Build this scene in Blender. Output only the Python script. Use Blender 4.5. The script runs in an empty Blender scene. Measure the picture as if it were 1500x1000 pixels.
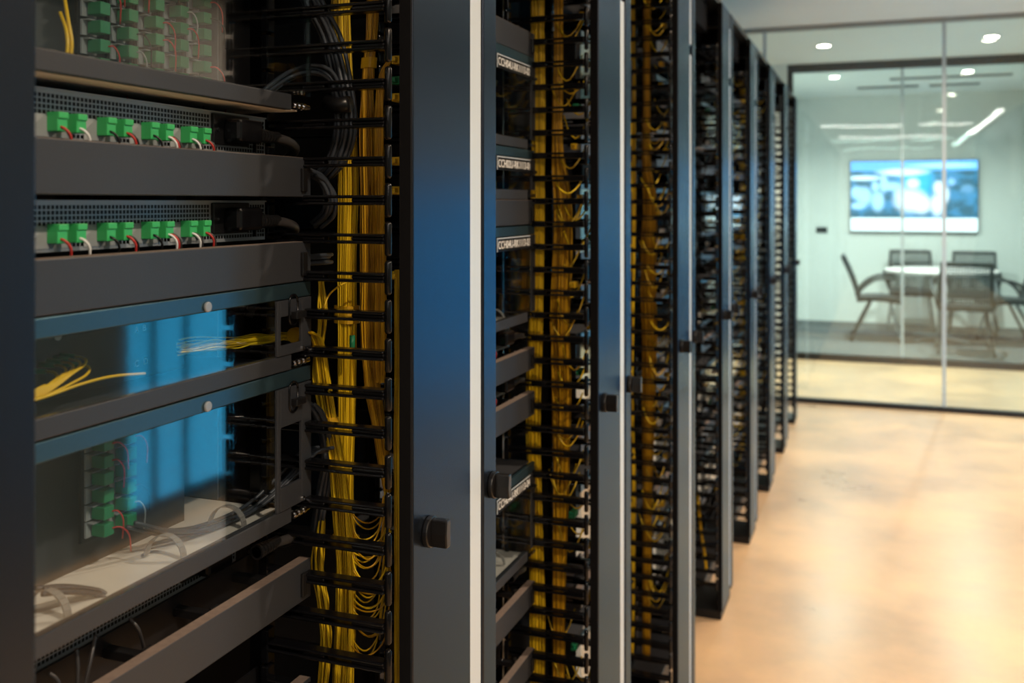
import bpy, bmesh, math, random
from mathutils import Vector, Matrix, noise
random.seed(7)
S = bpy.context.scene
COL = S.collection

# ------------------------------------------------------------------ camera, world, exposure
EYE = 1.44
F_PX, HORIZON, CX = 1433.0, 297.0, 750.0
YAW = math.atan(535.0 / F_PX)
SN, CS = math.sin(YAW), math.cos(YAW)
cam_d = bpy.data.cameras.new('camera')
cam = bpy.data.objects.new('camera', cam_d); COL.objects.link(cam)
cam.location = (0, 0, EYE)
cam.rotation_euler = (math.pi / 2, 0, YAW)
cam_d.sensor_width = 36.0
cam_d.lens = F_PX / 1500.0 * 36.0
cam_d.shift_y = -(500.0 - HORIZON) / 1500.0
cam_d.clip_start = 0.02
cam_d.dof.use_dof = True
cam_d.dof.focus_distance = 1.18
cam_d.dof.aperture_fstop = 5.2
S.camera = cam

S.view_settings.view_transform = 'Standard'
S.view_settings.look = 'None'
S.view_settings.exposure = 0.0
S.view_settings.gamma = 1.0
S.view_settings.use_curve_mapping = False
S.cycles.transparent_max_bounces = 24
S.cycles.max_bounces = 10
S.cycles.glossy_bounces = 5
S.cycles.use_denoising = True
S.cycles.sample_clamp_indirect = 6.0

W = bpy.data.worlds.new('sky'); S.world = W; W.use_nodes = True
bgn = W.node_tree.nodes['Background']
bgn.inputs[0].default_value = (0.05, 0.40, 0.64, 1); bgn.inputs[1].default_value = 4.6

LAMP_W, LAMP_COL = 40.0, (1.0, 0.79, 0.58)

# ------------------------------------------------------------------ picture measurements -> world
def ray(px, py):
    a = (px - CX) / F_PX
    return (-SN + a * CS, CS + a * SN, (HORIZON - py) / F_PX)
def PX(px, py, x):
    d = ray(px, py); t = x / d[0]
    return Vector((x, d[1] * t, EYE + d[2] * t))
def PY(px, py, y):
    d = ray(px, py); t = y / d[1]
    return Vector((d[0] * t, y, EYE + d[2] * t))

# ------------------------------------------------------------------ materials
MATS = {}
def mat(name, color, rough=0.5, metal=0.0, var=0.08, scale=40.0, bump=0.0, spec=0.5, emit=None, estr=0.0, attr=None, coat=0.0, col2=None):
    if name in MATS: return MATS[name]
    m = bpy.data.materials.new(name); m.use_nodes = True
    nt = m.node_tree; b = nt.nodes['Principled BSDF']
    b.inputs['Roughness'].default_value = rough
    b.inputs['Metallic'].default_value = metal
    b.inputs['Specular IOR Level'].default_value = spec
    b.inputs['Coat Weight'].default_value = coat
    tc = nt.nodes.new('ShaderNodeTexCoord')
    nz = nt.nodes.new('ShaderNodeTexNoise'); nz.inputs['Scale'].default_value = scale; nz.inputs['Detail'].default_value = 5
    nt.links.new(tc.outputs['Object'], nz.inputs['Vector'])
    mx = nt.nodes.new('ShaderNodeMix'); mx.data_type = 'RGBA'
    c1 = [max(0, c * (1 - var)) for c in color]; c2 = col2 if col2 else [min(1, c * (1 + var)) for c in color]
    mx.inputs[6].default_value = (*c1, 1); mx.inputs[7].default_value = (*c2, 1)
    if attr:
        at = nt.nodes.new('ShaderNodeAttribute'); at.attribute_name = attr
        nt.links.new(at.outputs['Fac'], mx.inputs[0])
    else:
        nt.links.new(nz.outputs['Fac'], mx.inputs[0])
    nt.links.new(mx.outputs[2], b.inputs['Base Color'])
    if bump:
        bp = nt.nodes.new('ShaderNodeBump'); bp.inputs['Strength'].default_value = bump; bp.inputs['Distance'].default_value = 0.002
        nt.links.new(nz.outputs['Fac'], bp.inputs['Height']); nt.links.new(bp.outputs['Normal'], b.inputs['Normal'])
    if emit:
        b.inputs['Emission Color'].default_value = (*emit, 1); b.inputs['Emission Strength'].default_value = estr
    MATS[name] = m
    return m
def glassy(name, tint, boost=1.0, base=0.0, rough=0.02, ior=1.5):
    m = bpy.data.materials.new(name); m.use_nodes = True
    nt = m.node_tree; nt.nodes.remove(nt.nodes['Principled BSDF'])
    out = nt.nodes['Material Output']
    tr = nt.nodes.new('ShaderNodeBsdfTransparent'); tr.inputs[0].default_value = (*tint, 1)
    gl = nt.nodes.new('ShaderNodeBsdfGlossy'); gl.inputs['Roughness'].default_value = rough
    lw = nt.nodes.new('ShaderNodeLayerWeight'); lw.inputs['Blend'].default_value = 0.5
    pw = nt.nodes.new('ShaderNodeMath'); pw.operation = 'POWER'; pw.inputs[1].default_value = 5.0
    nt.links.new(lw.outputs['Facing'], pw.inputs[0])
    f0 = ((ior - 1) / (ior + 1)) ** 2
    fr = nt.nodes.new('ShaderNodeMath'); fr.operation = 'MULTIPLY_ADD'; fr.inputs[1].default_value = 1 - f0; fr.inputs[2].default_value = f0
    nt.links.new(pw.outputs[0], fr.inputs[0])
    ma = nt.nodes.new('ShaderNodeMath'); ma.operation = 'MULTIPLY_ADD'; ma.use_clamp = True
    ma.inputs[1].default_value = boost; ma.inputs[2].default_value = base
    geo = nt.nodes.new('ShaderNodeNewGeometry')
    nz = nt.nodes.new('ShaderNodeTexNoise'); nz.inputs['Scale'].default_value = 2.5
    nt.links.new(geo.outputs['Position'], nz.inputs['Vector'])
    bp = nt.nodes.new('ShaderNodeBump'); bp.inputs['Strength'].default_value = 0.05; bp.inputs['Distance'].default_value = 0.01
    nt.links.new(nz.outputs['Fac'], bp.inputs['Height'])
    nt.links.new(bp.outputs['Normal'], gl.inputs['Normal'])
    mx = nt.nodes.new('ShaderNodeMixShader')
    nt.links.new(fr.outputs[0], ma.inputs[0]); nt.links.new(ma.outputs[0], mx.inputs[0])
    nt.links.new(tr.outputs[0], mx.inputs[1]); nt.links.new(gl.outputs[0], mx.inputs[2])
    nt.links.new(mx.outputs[0], out.inputs['Surface'])
    MATS[name] = m
    return m
M = MATS
mat('matte_black', (0.006, 0.006, 0.007), 0.85, 0, 0.2, 60, spec=0.1)
mat('wall_dimmed_teal', (0.12, 0.18, 0.205), 0.6, 0, 0.04, 6)  # unseen wall kept dark so its reflection in the covers stays dim
mat('door_rail', (0.06, 0.12, 0.155), 0.35, 0.8, 0.05, 200)
mat('green_dimmed', (0.02, 0.20, 0.085), 0.45, 0, 0.1)  # darker copy of the terminal green, dimness behind the cover put in
mat('blind', (0.62, 0.61, 0.60), 0.9, 0, 0.05, 400)  # pale fabric of the added blinds, lightens the upper panel reflections
mat('panel_blue', (0.050, 0.057, 0.075), 0.27, 0.92, 0.06, 300, 0.03)
MATS['panel_blue'].node_tree.nodes['Principled BSDF'].inputs['Specular Tint'].default_value = (0.55, 0.69, 0.84, 1)
mat('black_plastic', (0.008, 0.008, 0.009), 0.32, 0, 0.2, 80, spec=0.4)
mat('black_gloss', (0.004, 0.004, 0.005), 0.2, 0, 0.2, 60, spec=0.3)
mat('black_metal', (0.010, 0.010, 0.012), 0.42, 0.2, 0.2, 120, spec=0.35)
mat('grey_panel', (0.033, 0.036, 0.043), 0.42, 0.15, 0.10, 500, 0.06)
mat('dark_body', (0.035, 0.037, 0.042), 0.5, 0.1, 0.1, 100)
mat('inner_sheet', (0.70, 0.66, 0.61), 0.55, 0.0, 0.08, 30)
mat('strip_white', (0.60, 0.68, 0.75), 0.4, 0, 0.02, 10)
mat('yellow', (0.60, 0.36, 0.0), 0.36, 0, 0.35, attr='shade', col2=(0.95, 0.66, 0.02))
mat('amber', (0.40, 0.19, 0.0), 0.4, 0, 0.35, attr='shade', col2=(0.75, 0.42, 0.01))
mat('yellow_solid', (0.80, 0.50, 0.01), 0.36, 0, 0.1)
mat('amber_wrap', (0.58, 0.33, 0.01), 0.5, 0, 0.15, 200, 0.1)
mat('grey_cable', (0.040, 0.048, 0.062), 0.42, 0, 0.1)
mat('power_cable', (0.035, 0.032, 0.032), 0.4, 0, 0.1)
mat('silver', (0.32, 0.35, 0.38), 0.42, 0.4, 0.04, 60)
mat('chrome', (0.6, 0.6, 0.62), 0.2, 1.0, 0.05)
mat('green', (0.04, 0.42, 0.12), 0.4, 0, 0.1)
mat('green_boot', (0.01, 0.22, 0.09), 0.45, 0, 0.1)
mat('white_plastic', (0.75, 0.76, 0.76), 0.45, 0, 0.04)
mat('print_white', (0.9, 0.9, 0.88), 0.6, 0, 0.02)
mat('red', (0.45, 0.03, 0.025), 0.45, 0, 0.1)
mat('dust_warm_lit', (0.16, 0.12, 0.10), 0.8, 0, 0.35, 160)  # dusty brown with the warmth of the downlights put into the colour
mat('velcro', (0.22, 0.21, 0.20), 0.8, 0, 0.2, 300)
mat('wall_white', (0.80, 0.80, 0.77), 0.7, 0, 0.02, 6)
mat('ceiling_white', (0.78, 0.78, 0.74), 0.8, 0, 0.02, 6)
mat('carpet', (0.085, 0.09, 0.095), 0.95, 0, 0.3, 90, 0.3)
mat('frame_black', (0.015, 0.015, 0.017), 0.45, 0.2, 0.1)
mat('frame_grey', (0.35, 0.35, 0.33), 0.5, 0.3, 0.05)
mat('chair_mesh', (0.035, 0.045, 0.05), 0.7, 0, 0.2, 200)
mat('chair_frame', (0.02, 0.022, 0.024), 0.5, 0, 0.1)
mat('steel_leg', (0.30, 0.32, 0.33), 0.35, 0.8, 0.05)
mat('table_top', (0.70, 0.62, 0.60), 0.35, 0, 0.05, 12)
mat('lamp_lens', (1, 0.9, 0.75), 0.5, 0, 0, emit=(1.0, 0.86, 0.66), estr=60.0)
mat('linear_lens', (1, 1, 1), 0.5, 0, 0, emit=(1.0, 0.93, 0.84), estr=22.0)
glassy('acrylic', (0.94, 0.97, 0.98), 1.6, 0.01, 0.05)
glassy('clear_edge', (0.70, 0.74, 0.75), 2.0, 0.10, 0.15)
glassy('partition_glass', (0.885, 0.965, 0.960), 1.0, 0.03, 0.02)
glassy('window_glass', (0.85, 0.95, 1.0), 1.0, 0.0, 0.02)
mat('joint_pale', (0.50, 0.58, 0.62), 0.4, 0, 0.03)
glassy('joint_clear', (0.72, 0.82, 0.84), 1.0, 0.22, 0.3)

def concrete():
    m = bpy.data.materials.new('polished_concrete'); m.use_nodes = True
    nt = m.node_tree; b = nt.nodes['Principled BSDF']
    tc = nt.nodes.new('ShaderNodeTexCoord')
    n1 = nt.nodes.new('ShaderNodeTexNoise'); n1.inputs['Scale'].default_value = 1.6; n1.inputs['Detail'].default_value = 7; n1.inputs['Roughness'].default_value = 0.6
    n2 = nt.nodes.new('ShaderNodeTexNoise'); n2.inputs['Scale'].default_value = 14; n2.inputs['Detail'].default_value = 6
    for n in (n1, n2): nt.links.new(tc.outputs['Object'], n.inputs['Vector'])
    r = nt.nodes.new('ShaderNodeValToRGB')
    r.color_ramp.elements[0].position = 0.34; r.color_ramp.elements[0].color = (0.48, 0.33, 0.21, 1)
    r.color_ramp.elements[1].position = 0.66; r.color_ramp.elements[1].color = (0.78, 0.51, 0.28, 1)
    nt.links.new(n1.outputs['Fac'], r.inputs[0])
    mx = nt.nodes.new('ShaderNodeMix'); mx.data_type = 'RGBA'; mx.blend_type = 'MULTIPLY'; mx.inputs[0].default_value = 0.05
    nt.links.new(r.outputs[0], mx.inputs[6]); nt.links.new(n2.outputs['Color'], mx.inputs[7])
    nt.links.new(mx.outputs[2], b.inputs['Base Color'])
    mr = nt.nodes.new('ShaderNodeMapRange'); mr.inputs[3].default_value = 0.2; mr.inputs[4].default_value = 0.42
    nt.links.new(n1.outputs['Fac'], mr.inputs[0]); nt.links.new(mr.outputs[0], b.inputs['Roughness'])
    MATS['concrete'] = m
concrete()

def screen_material():
    m = bpy.data.materials.new('video_picture'); m.use_nodes = True
    nt = m.node_tree; b = nt.nodes['Principled BSDF']; L = nt.links.new
    b.inputs['Base Color'].default_value = (0.01, 0.01, 0.01, 1); b.inputs['Roughness'].default_value = 0.3
    tc = nt.nodes.new('ShaderNodeTexCoord'); sp = nt.nodes.new('ShaderNodeSeparateXYZ')
    L(tc.outputs['Generated'], sp.inputs[0])
    nz = nt.nodes.new('ShaderNodeTexNoise'); nz.inputs['Scale'].default_value = 7; nz.inputs['Detail'].default_value = 2
    L(tc.outputs['Generated'], nz.inputs['Vector'])
    cr = nt.nodes.new('ShaderNodeValToRGB')
    for p, c in ((0.42, (0.02, 0.10, 0.16, 1)), (0.58, (0.05, 0.22, 0.42, 1))):
        e = cr.color_ramp.elements[0 if p < 0.5 else 1]; e.position = p; e.color = c
    L(nz.outputs['Fac'], cr.inputs[0])
    cur = cr.outputs[0]
    def M2(op, a, bb):
        n = nt.nodes.new('ShaderNodeMath'); n.operation = op
        for i, v in enumerate((a, bb)):
            if isinstance(v, (int, float)): n.inputs[i].default_value = v
            else: L(v, n.inputs[i])
        return n.outputs[0]
    def over(cur, fac, col):
        n = nt.nodes.new('ShaderNodeMix'); n.data_type = 'RGBA'
        L(fac, n.inputs[0]); L(cur, n.inputs[6]); n.inputs[7].default_value = (*col, 1)
        return n.outputs[2]
    def blob(cx, cz, rx, rz, soft=0.35):
        dx = M2('DIVIDE', M2('SUBTRACT', sp.outputs[0], cx), rx); dz = M2('DIVIDE', M2('SUBTRACT', sp.outputs[2], cz), rz)
        d = M2('SQRT', M2('ADD', M2('MULTIPLY', dx, dx), M2('MULTIPLY', dz, dz)), 0)
        mr = nt.nodes.new('ShaderNodeMapRange'); L(d, mr.inputs[0])
        mr.inputs[1].default_value = 1 + soft; mr.inputs[2].default_value = 1 - soft; mr.inputs[3].default_value = 0; mr.inputs[4].default_value = 1
        return mr.outputs[0]
    def band(ax, lo, hi):
        return M2('MULTIPLY', M2('GREATER_THAN', sp.outputs[ax], lo), M2('LESS_THAN', sp.outputs[ax], hi))
    cur = over(cur, blob(0.53, 0.70, 0.13, 0.25), (0.02, 0.42, 0.80))
    for a in ((.05, .55, .05, .09), (.11, .50, .06, .13), (.06, .36, .06, .05), (.20, .64, .03, .07), (.22, .43, .05, .14), (.27, .68, .03, .12), (.33, .64, .09, .06), (.40, .55, .05, .08)):
        cur = over(cur, blob(*a), (0.45, 0.68, 0.98))
    for a in ((.50, .68, .05, .07), (.48, .44, .12, .16), (.57, .38, .07, .12), (.70, .62, .04, .09), (.69, .38, .05, .15), (.74, .52, .04, .13)):
        cur = over(cur, blob(*a), (0.85, 0.86, 0.98))
    cur = over(cur, blob(.80, .70, .03, .05), (0.3, 0.5, 0.85))
    cur = over(cur, blob(.92, .60, .05, .06), (0.14, 0.3, 0.5))
    cur = over(cur, band(2, 0.86, 1.1), (0.16, 0.45, 0.95))
    cur = over(cur, blob(.42, .84, .18, .05), (0.85, 0.93, 1.0))
    cur = over(cur, blob(.75, .93, .25, .03), (0.55, 0.75, 1.0))
    cur = over(cur, blob(.10, .76, .14, .035), (0.8, 0.92, 1.0))
    cur = over(cur, band(2, -0.1, 0.19), (1.0, 1.0, 1.0))
    L(cur, b.inputs['Emission Color']); b.inputs['Emission Strength'].default_value = 2.6
    MATS['video'] = m
screen_material()

# ------------------------------------------------------------------ mesh builder
class MB:
    def __init__(s): s.v = []; s.f = []; s.sh = []
    def box(s, x0, x1, y0, y1, z0, z1, shade=0.5):
        i = len(s.v)
        s.v += [(x, y, z) for z in (z0, z1) for y in (y0, y1) for x in (x0, x1)]
        for q in ((0, 2, 3, 1), (4, 5, 7, 6), (0, 1, 5, 4), (2, 6, 7, 3), (0, 4, 6, 2), (1, 3, 7, 5)):
            s.f.append(tuple(i + k for k in q)); s.sh.append(shade)
        return s
    def cyl(s, c, axis, r, h, seg=20, r2=None, shade=0.5):
        """axis: 0,1,2; c is the centre of the first cap; extends +h along axis"""
        r2 = r if r2 is None else r2; i = len(s.v); a1, a2 = (axis + 1) % 3, (axis + 2) % 3
        for k, (rr, hh) in enumerate(((r, 0), (r2, h))):
            for j in range(seg):
                t = 2 * math.pi * j / seg; p = list(c); p[axis] += hh; p[a1] += rr * math.cos(t); p[a2] += rr * math.sin(t); s.v.append(tuple(p))
        for j in range(seg):
            n = (j + 1) % seg; s.f.append((i + j, i + n, i + seg + n, i + seg + j)); s.sh.append(shade)
        s.f.append(tuple(i + j for j in reversed(range(seg)))); s.f.append(tuple(i + seg + j for j in range(seg))); s.sh += [shade] * 2
        return s
    def tube(s, pts, r, seg=6, shade=0.5, cap=True):
        pts = [Vector(p) for p in pts]; n = len(pts); i = len(s.v)
        up = None
        for k in range(n):
            t = (pts[min(k + 1, n - 1)] - pts[max(k - 1, 0)])
            if t.length < 1e-9: t = Vector((0, 0, 1))
            t.normalize()
            if up is None:
                up = Vector((1, 0, 0)) if abs(t.x) < 0.8 else Vector((0, 1, 0))
            up = (up - t * up.dot(t))
            if up.length < 1e-6: up = t.orthogonal()
            up.normalize(); sd = t.cross(up)
            rr = r[k] if isinstance(r, (list, tuple)) else r
            for j in range(seg):
                a = 2 * math.pi * j / seg
                s.v.append(tuple(pts[k] + up * (rr * math.cos(a)) + sd * (rr * math.sin(a))))
        for k in range(n - 1):
            for j in range(seg):
                m = (j + 1) % seg
                s.f.append((i + k * seg + j, i + k * seg + m, i + (k + 1) * seg + m, i + (k + 1) * seg + j)); s.sh.append(shade)
        if cap:
            s.f.append(tuple(i + j for j in reversed(range(seg)))); s.f.append(tuple(i + (n - 1) * seg + j for j in range(seg))); s.sh += [shade] * 2
        return s
    def prism(s, poly, axis, a0, a1, shade=0.5):
        """poly: list of 2D points in the two other axes (axis+1, axis+2)"""
        i = len(s.v); n = len(poly); b1, b2 = (axis + 1) % 3, (axis + 2) % 3
        for a in (a0, a1):
            for (u, w) in poly:
                p = [0, 0, 0]; p[axis] = a; p[b1] = u; p[b2] = w; s.v.append(tuple(p))
        for j in range(n):
            m = (j + 1) % n; s.f.append((i + j, i + m, i + n + m, i + n + j)); s.sh.append(shade)
        s.f.append(tuple(i + j for j in reversed(range(n)))); s.f.append(tuple(i + n + j for j in range(n))); s.sh += [shade] * 2
        return s
    def mesh(s, name, material, bevel=0.0, smooth=False, shade_attr=False):
        me = bpy.data.meshes.new(name); me.from_pydata(s.v, [], s.f)
        if shade_attr:
            at = me.attributes.new('shade', 'FLOAT', 'FACE')
            at.data.foreach_set('value', s.sh)
        if bevel or not shade_attr:
            bm = bmesh.new(); bm.from_mesh(me)
            bmesh.ops.recalc_face_normals(bm, faces=bm.faces)
            if bevel:
                ed = [e for e in bm.edges if len(e.link_faces) == 2 and e.calc_face_angle(0) > 0.6]
                bmesh.ops.bevel(bm, geom=ed, offset=bevel, segments=2, affect='EDGES', profile=0.5, clamp_overlap=True)
            bm.to_mesh(me); bm.free()
        if smooth: me.polygons.foreach_set('use_smooth', [True] * len(me.polygons))
        if material: me.materials.append(MATS[material])
        return me
    def obj(s, name, material, parent=None, loc=(0, 0, 0), **k):
        return link(name, s.mesh(name, material, **k), parent, loc)
def link(name, me, parent=None, loc=(0, 0, 0)):
    o = bpy.data.objects.new(name, me); COL.objects.link(o); o.location = loc
    if parent: o.parent = parent
    return o
def empty(name, loc, label, cat, group=None, rz=0.0):
    o = bpy.data.objects.new(name, None); COL.objects.link(o); o.location = loc; o.rotation_euler[2] = rz
    o.empty_display_size = 0.05
    return tag(o, label, cat, group)
def tag(o, label=None, cat=None, group=None, kind=None):
    if label: o['label'] = label
    if cat: o['category'] = cat
    if group: o['group'] = group
    if kind: o['kind'] = kind
    return o
def struct(o, label=None):
    o['kind'] = 'structure'
    if label: o['label'] = label
    return o
def copy_tree(o, parent=None):
    c = o.copy(); COL.objects.link(c); c.parent = parent
    for ch in list(o.children): copy_tree(ch, c)
    return c
def spline(pts, n):
    """Catmull-Rom through pts"""
    P = [Vector(p) for p in pts]; P = [P[0] * 2 - P[1]] + P + [P[-1] * 2 - P[-2]]
    out = []; segs = len(P) - 3
    for k in range(n):
        u = k / (n - 1) * segs; i = min(int(u), segs - 1); t = u - i
        a, b, c, d = P[i:i + 4]
        out.append(0.5 * ((2 * b) + (c - a) * t + (2 * a - 5 * b + 4 * c - d) * t * t + (3 * b - a - 3 * c + d) * t ** 3))
    return out
TEXT_R = Matrix(((0, 0, 1), (1, 0, 0), (0, 1, 0)))      # text facing +x, reading along +y
def text_mesh(name, body, size, material, width=None):
    cu = bpy.data.curves.new(name, 'FONT'); cu.body = body; cu.size = size; cu.extrude = 0.0002
    o = bpy.data.objects.new(name, cu); COL.objects.link(o)
    me = bpy.data.meshes.new_from_object(o.evaluated_get(bpy.context.evaluated_depsgraph_get()))
    bpy.data.objects.remove(o); bpy.data.curves.remove(cu)
    me.materials.clear(); me.materials.append(MATS[material])
    xs = [v.co.x for v in me.vertices]; w = max(xs) - min(xs)
    sx = width / w if width else 1.0
    for v in me.vertices: v.co.x *= sx
    me.transform(TEXT_R.to_4x4())
    return me

# ------------------------------------------------------------------ the room
CEIL = EYE + 1.275
GLASS_Y, MEET_Y, BACK_Y, RIGHT_X, LEFT_X, REAR_Y = 7.36, 9.40, 12.50, 1.75, -3.2, -6.0
def slab(name, mt, *b, label=None): return struct(MB().box(*b).obj(name, mt), label)
slab('floor', 'concrete', LEFT_X, RIGHT_X, REAR_Y, MEET_Y, -0.1, 0.0, label='polished tan concrete floor of the server room and corridor')
slab('floor_carpet', 'carpet', LEFT_X, RIGHT_X, MEET_Y, BACK_Y, -0.1, 0.004, label='dark grey carpet of the meeting room')
slab('ceiling', 'ceiling_white', LEFT_X, RIGHT_X, REAR_Y, BACK_Y, CEIL, CEIL + 0.1, label='off white ceiling')
slab('wall_left', 'wall_white', LEFT_X - 0.1, LEFT_X, REAR_Y, BACK_Y, -0.1, CEIL + 0.1)
slab('wall_rear', 'wall_white', LEFT_X, RIGHT_X, REAR_Y - 0.1, REAR_Y, -0.1, CEIL + 0.1)
slab('wall_back', 'wall_white', LEFT_X, RIGHT_X, BACK_Y, BACK_Y + 0.1, -0.1, CEIL + 0.1)
slab('wall_corridor', 'wall_white', LEFT_X, -0.78, MEET_Y - 0.05, MEET_Y + 0.05, 0, CEIL)
slab('wall_meeting', 'wall_white', -1.35, -1.25, MEET_Y + 0.05, BACK_Y, 0.004, CEIL)
# unseen right wall, placed and darkened for rack reflections, with three full-height windows
WINS = [(3.34, 4.22, (3.557, 3.78)), (5.25, 7.28, (5.9, 6.6)), (7.46, 9.30, (8.1, 8.7))]  # unseen windows, extents set to mirror blue in the covers and front panels
wr = MB(); y = REAR_Y - 0.1
for (a, b, _) in WINS:
    wr.box(RIGHT_X, RIGHT_X + 0.1, y, a, -0.1, CEIL + 0.1); wr.box(RIGHT_X, RIGHT_X + 0.1, a, b, -0.1, 0.06); wr.box(RIGHT_X, RIGHT_X + 0.1, a, b, 2.45, CEIL + 0.1); y = b
wr.box(RIGHT_X, RIGHT_X + 0.1, y, BACK_Y + 0.1, -0.1, CEIL + 0.1)
struct(wr.obj('wall_right', 'wall_dimmed_teal'), 'unseen wall with full height windows, dark teal chosen for rack reflections')
for n, (a, b, mull) in enumerate(WINS):
    w = struct(bpy.data.objects.new('window_%d' % (n + 3), None), 'unseen full height window in the right wall, set for blue reflections'); COL.objects.link(w); w.location = (RIGHT_X, a, 0.06)
    fr = MB()
    for yy in (0, b - a - 0.03): fr.box(0.02, 0.08, yy, yy + 0.03, 0, 2.39)
    for zz in (0, 2.36): fr.box(0.02, 0.08, 0.03, b - a - 0.03, zz, zz + 0.03)
    for mm in mull: fr.box(0.04, 0.06, mm - a - 0.011, mm - a + 0.011, 0.03, 2.36)
    fr.obj('window_frame', 'frame_black', w)
    ys = [0.03] + [mm - a for mm in mull] + [b - a - 0.03]
    for k in range(len(ys) - 1):
        MB().box(0.045, 0.053, ys[k] + 0.012, ys[k + 1] - 0.012, 0.03, 2.36).obj('pane', 'window_glass', w)

for (a, b, _), wl in zip(WINS, ('nearest the camera', 'beside the glass wall', 'of the corridor')):
    bl = empty('added_blind', (RIGHT_X + 0.016, a + 0.02, 1.55), 'added unseen roller blind greying the upper half of the right hand window %s' % wl, 'blind', 'added roller blinds')
    MB().box(-0.001, 0.001, 0, b - a - 0.04, 0.02, 0.86).obj('fabric', 'blind', bl)  # added to turn the upper part of the window reflections grey
    MB().cyl((0, 0, 0.875), 1, 0.014, b - a - 0.04, 16).obj('roller', 'frame_grey', bl)
    MB().box(-0.005, 0.005, 0, b - a - 0.04, 0.0, 0.02).obj('bottom_bar', 'frame_grey', bl)
# server room glass wall and meeting room glass wall
def glass_wall(name, y, xs, label, foot, head, footmat, headmat, jamb=None):
    w = struct(bpy.data.objects.new(name, None), label); COL.objects.link(w); w.location = (xs[0], y, 0)
    L = xs[-1] - xs[0]
    MB().box(0, L, -0.025, 0.025, 0.0, foot).obj('floor_channel', footmat, w)
    MB().box(0, L, -0.03, 0.03, CEIL - head, CEIL).obj('head_channel', headmat, w)
    for a, b in zip(xs, xs[1:]):
        MB().box(a - xs[0] + 0.004, b - xs[0] - 0.004, -0.005, 0.005, foot, CEIL - head).obj('pane', 'partition_glass', w)
    for a in xs[1:-1]:
        MB().box(a - xs[0] - 0.012, a - xs[0] + 0.012, -0.008, 0.008, foot, CEIL - head).obj('joint', 'joint_pale', w)
    if jamb: MB().box(0, jamb, -0.03, 0.03, foot, CEIL - head).obj('jamb', headmat, w)
    return w
glass_wall('window_1', GLASS_Y, [LEFT_X, -1.976, -0.772, 0.432, RIGHT_X], 'frameless glass wall closing off the server room', 0.035, 0.03, 'frame_black', 'frame_grey')
glass_wall('window_2', MEET_Y, [-0.78, 0.21, 1.41, RIGHT_X], 'black framed glass wall of the meeting room', 0.06, 0.075, 'frame_black', 'frame_black', 0.05)

# ------------------------------------------------------------------ lamps
ring = MB()
for j in range(24):
    a, b = 2 * math.pi * j / 24, 2 * math.pi * (j + 1) / 24
    i = len(ring.v)
    for (r, z) in ((0.062, 0.0), (0.062, -0.006), (0.048, -0.006), (0.048, 0.0)):
        ring.v += [(r * math.cos(a), r * math.sin(a), z), (r * math.cos(b), r * math.sin(b), z)]
    for q in ((0, 1, 3, 2), (2, 3, 5, 4), (4, 5, 7, 6)): ring.f.append(tuple(i + k for k in q)); ring.sh.append(.5)
ring_me = ring.mesh('trim_ring', 'white_plastic')
lens_me = MB().cyl((0, 0, -0.004), 2, 0.047, 0.003, 24).mesh('lens', 'lamp_lens')
def downlight(x, y, label, power=LAMP_W, col=LAMP_COL):
    e = empty('downlight', (x, y, CEIL), label, 'ceiling light', 'round ceiling downlights')
    link('trim_ring', ring_me, e); link('lens', lens_me, e)
    ld = bpy.data.lights.new('lamp', 'AREA'); ld.shape = 'DISK'; ld.size = 0.09; ld.energy = power; ld.color = col; ld.spread = math.radians(150)
    lo = bpy.data.objects.new('lamp', ld); COL.objects.link(lo); lo.parent = e; lo.location = (0, 0, -0.012)
XL = (-0.405, 0.823)
for i, x in enumerate(XL):
    downlight(x, 8.31, ('round downlight in the corridor ceiling nearest the racks', 'round downlight in the corridor ceiling above the video screen', 'corridor downlight beyond the right edge of the photo')[i], 30.0)
    downlight(x, 10.40, ('meeting room downlight seen through glass, on the left', 'meeting room downlight seen through glass, on the right', 'meeting room downlight beyond the right edge of the photo')[i], 88.0, (1.0, 0.93, 0.85))
ROWN = ('behind the camera', 'beside the nearest rack', 'beside the fifth rack', 'beside the seventh rack')
for r, y in enumerate((-0.01, 2.07, 4.15, 6.23)):
    downlight(0.823, y, 'aisle downlight %s' % ROWN[r])
def linear(x0, x1, y0, y1, label):
    e = empty('linear_light', ((x0 + x1) / 2, (y0 + y1) / 2, CEIL), label, 'ceiling light', 'linear ceiling lights behind the camera')
    hx, hy = (x1 - x0) / 2, (y1 - y0) / 2
    MB().box(-hx, hx, -hy, hy, -0.03, 0).obj('housing', 'white_plastic', e)
    MB().box(-hx + .01, hx - .01, -hy + .01, hy - .01, -0.036, -0.03).obj('diffuser', 'linear_lens', e)
linear(-0.88, 0.36, -2.15, -2.05, 'linear ceiling light mirrored in the glass wall, upper left bar')
linear(0.62, 1.40, -2.15, -2.05, 'linear ceiling light mirrored in the glass wall, upper right bar')
linear(-0.70, 1.20, -5.1, -5.0, 'linear ceiling light mirrored in the glass wall, lower bar')
linear(1.50, 1.60, -4.6, 0.3, 'long linear ceiling light mirrored as a slanting bar')

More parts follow.
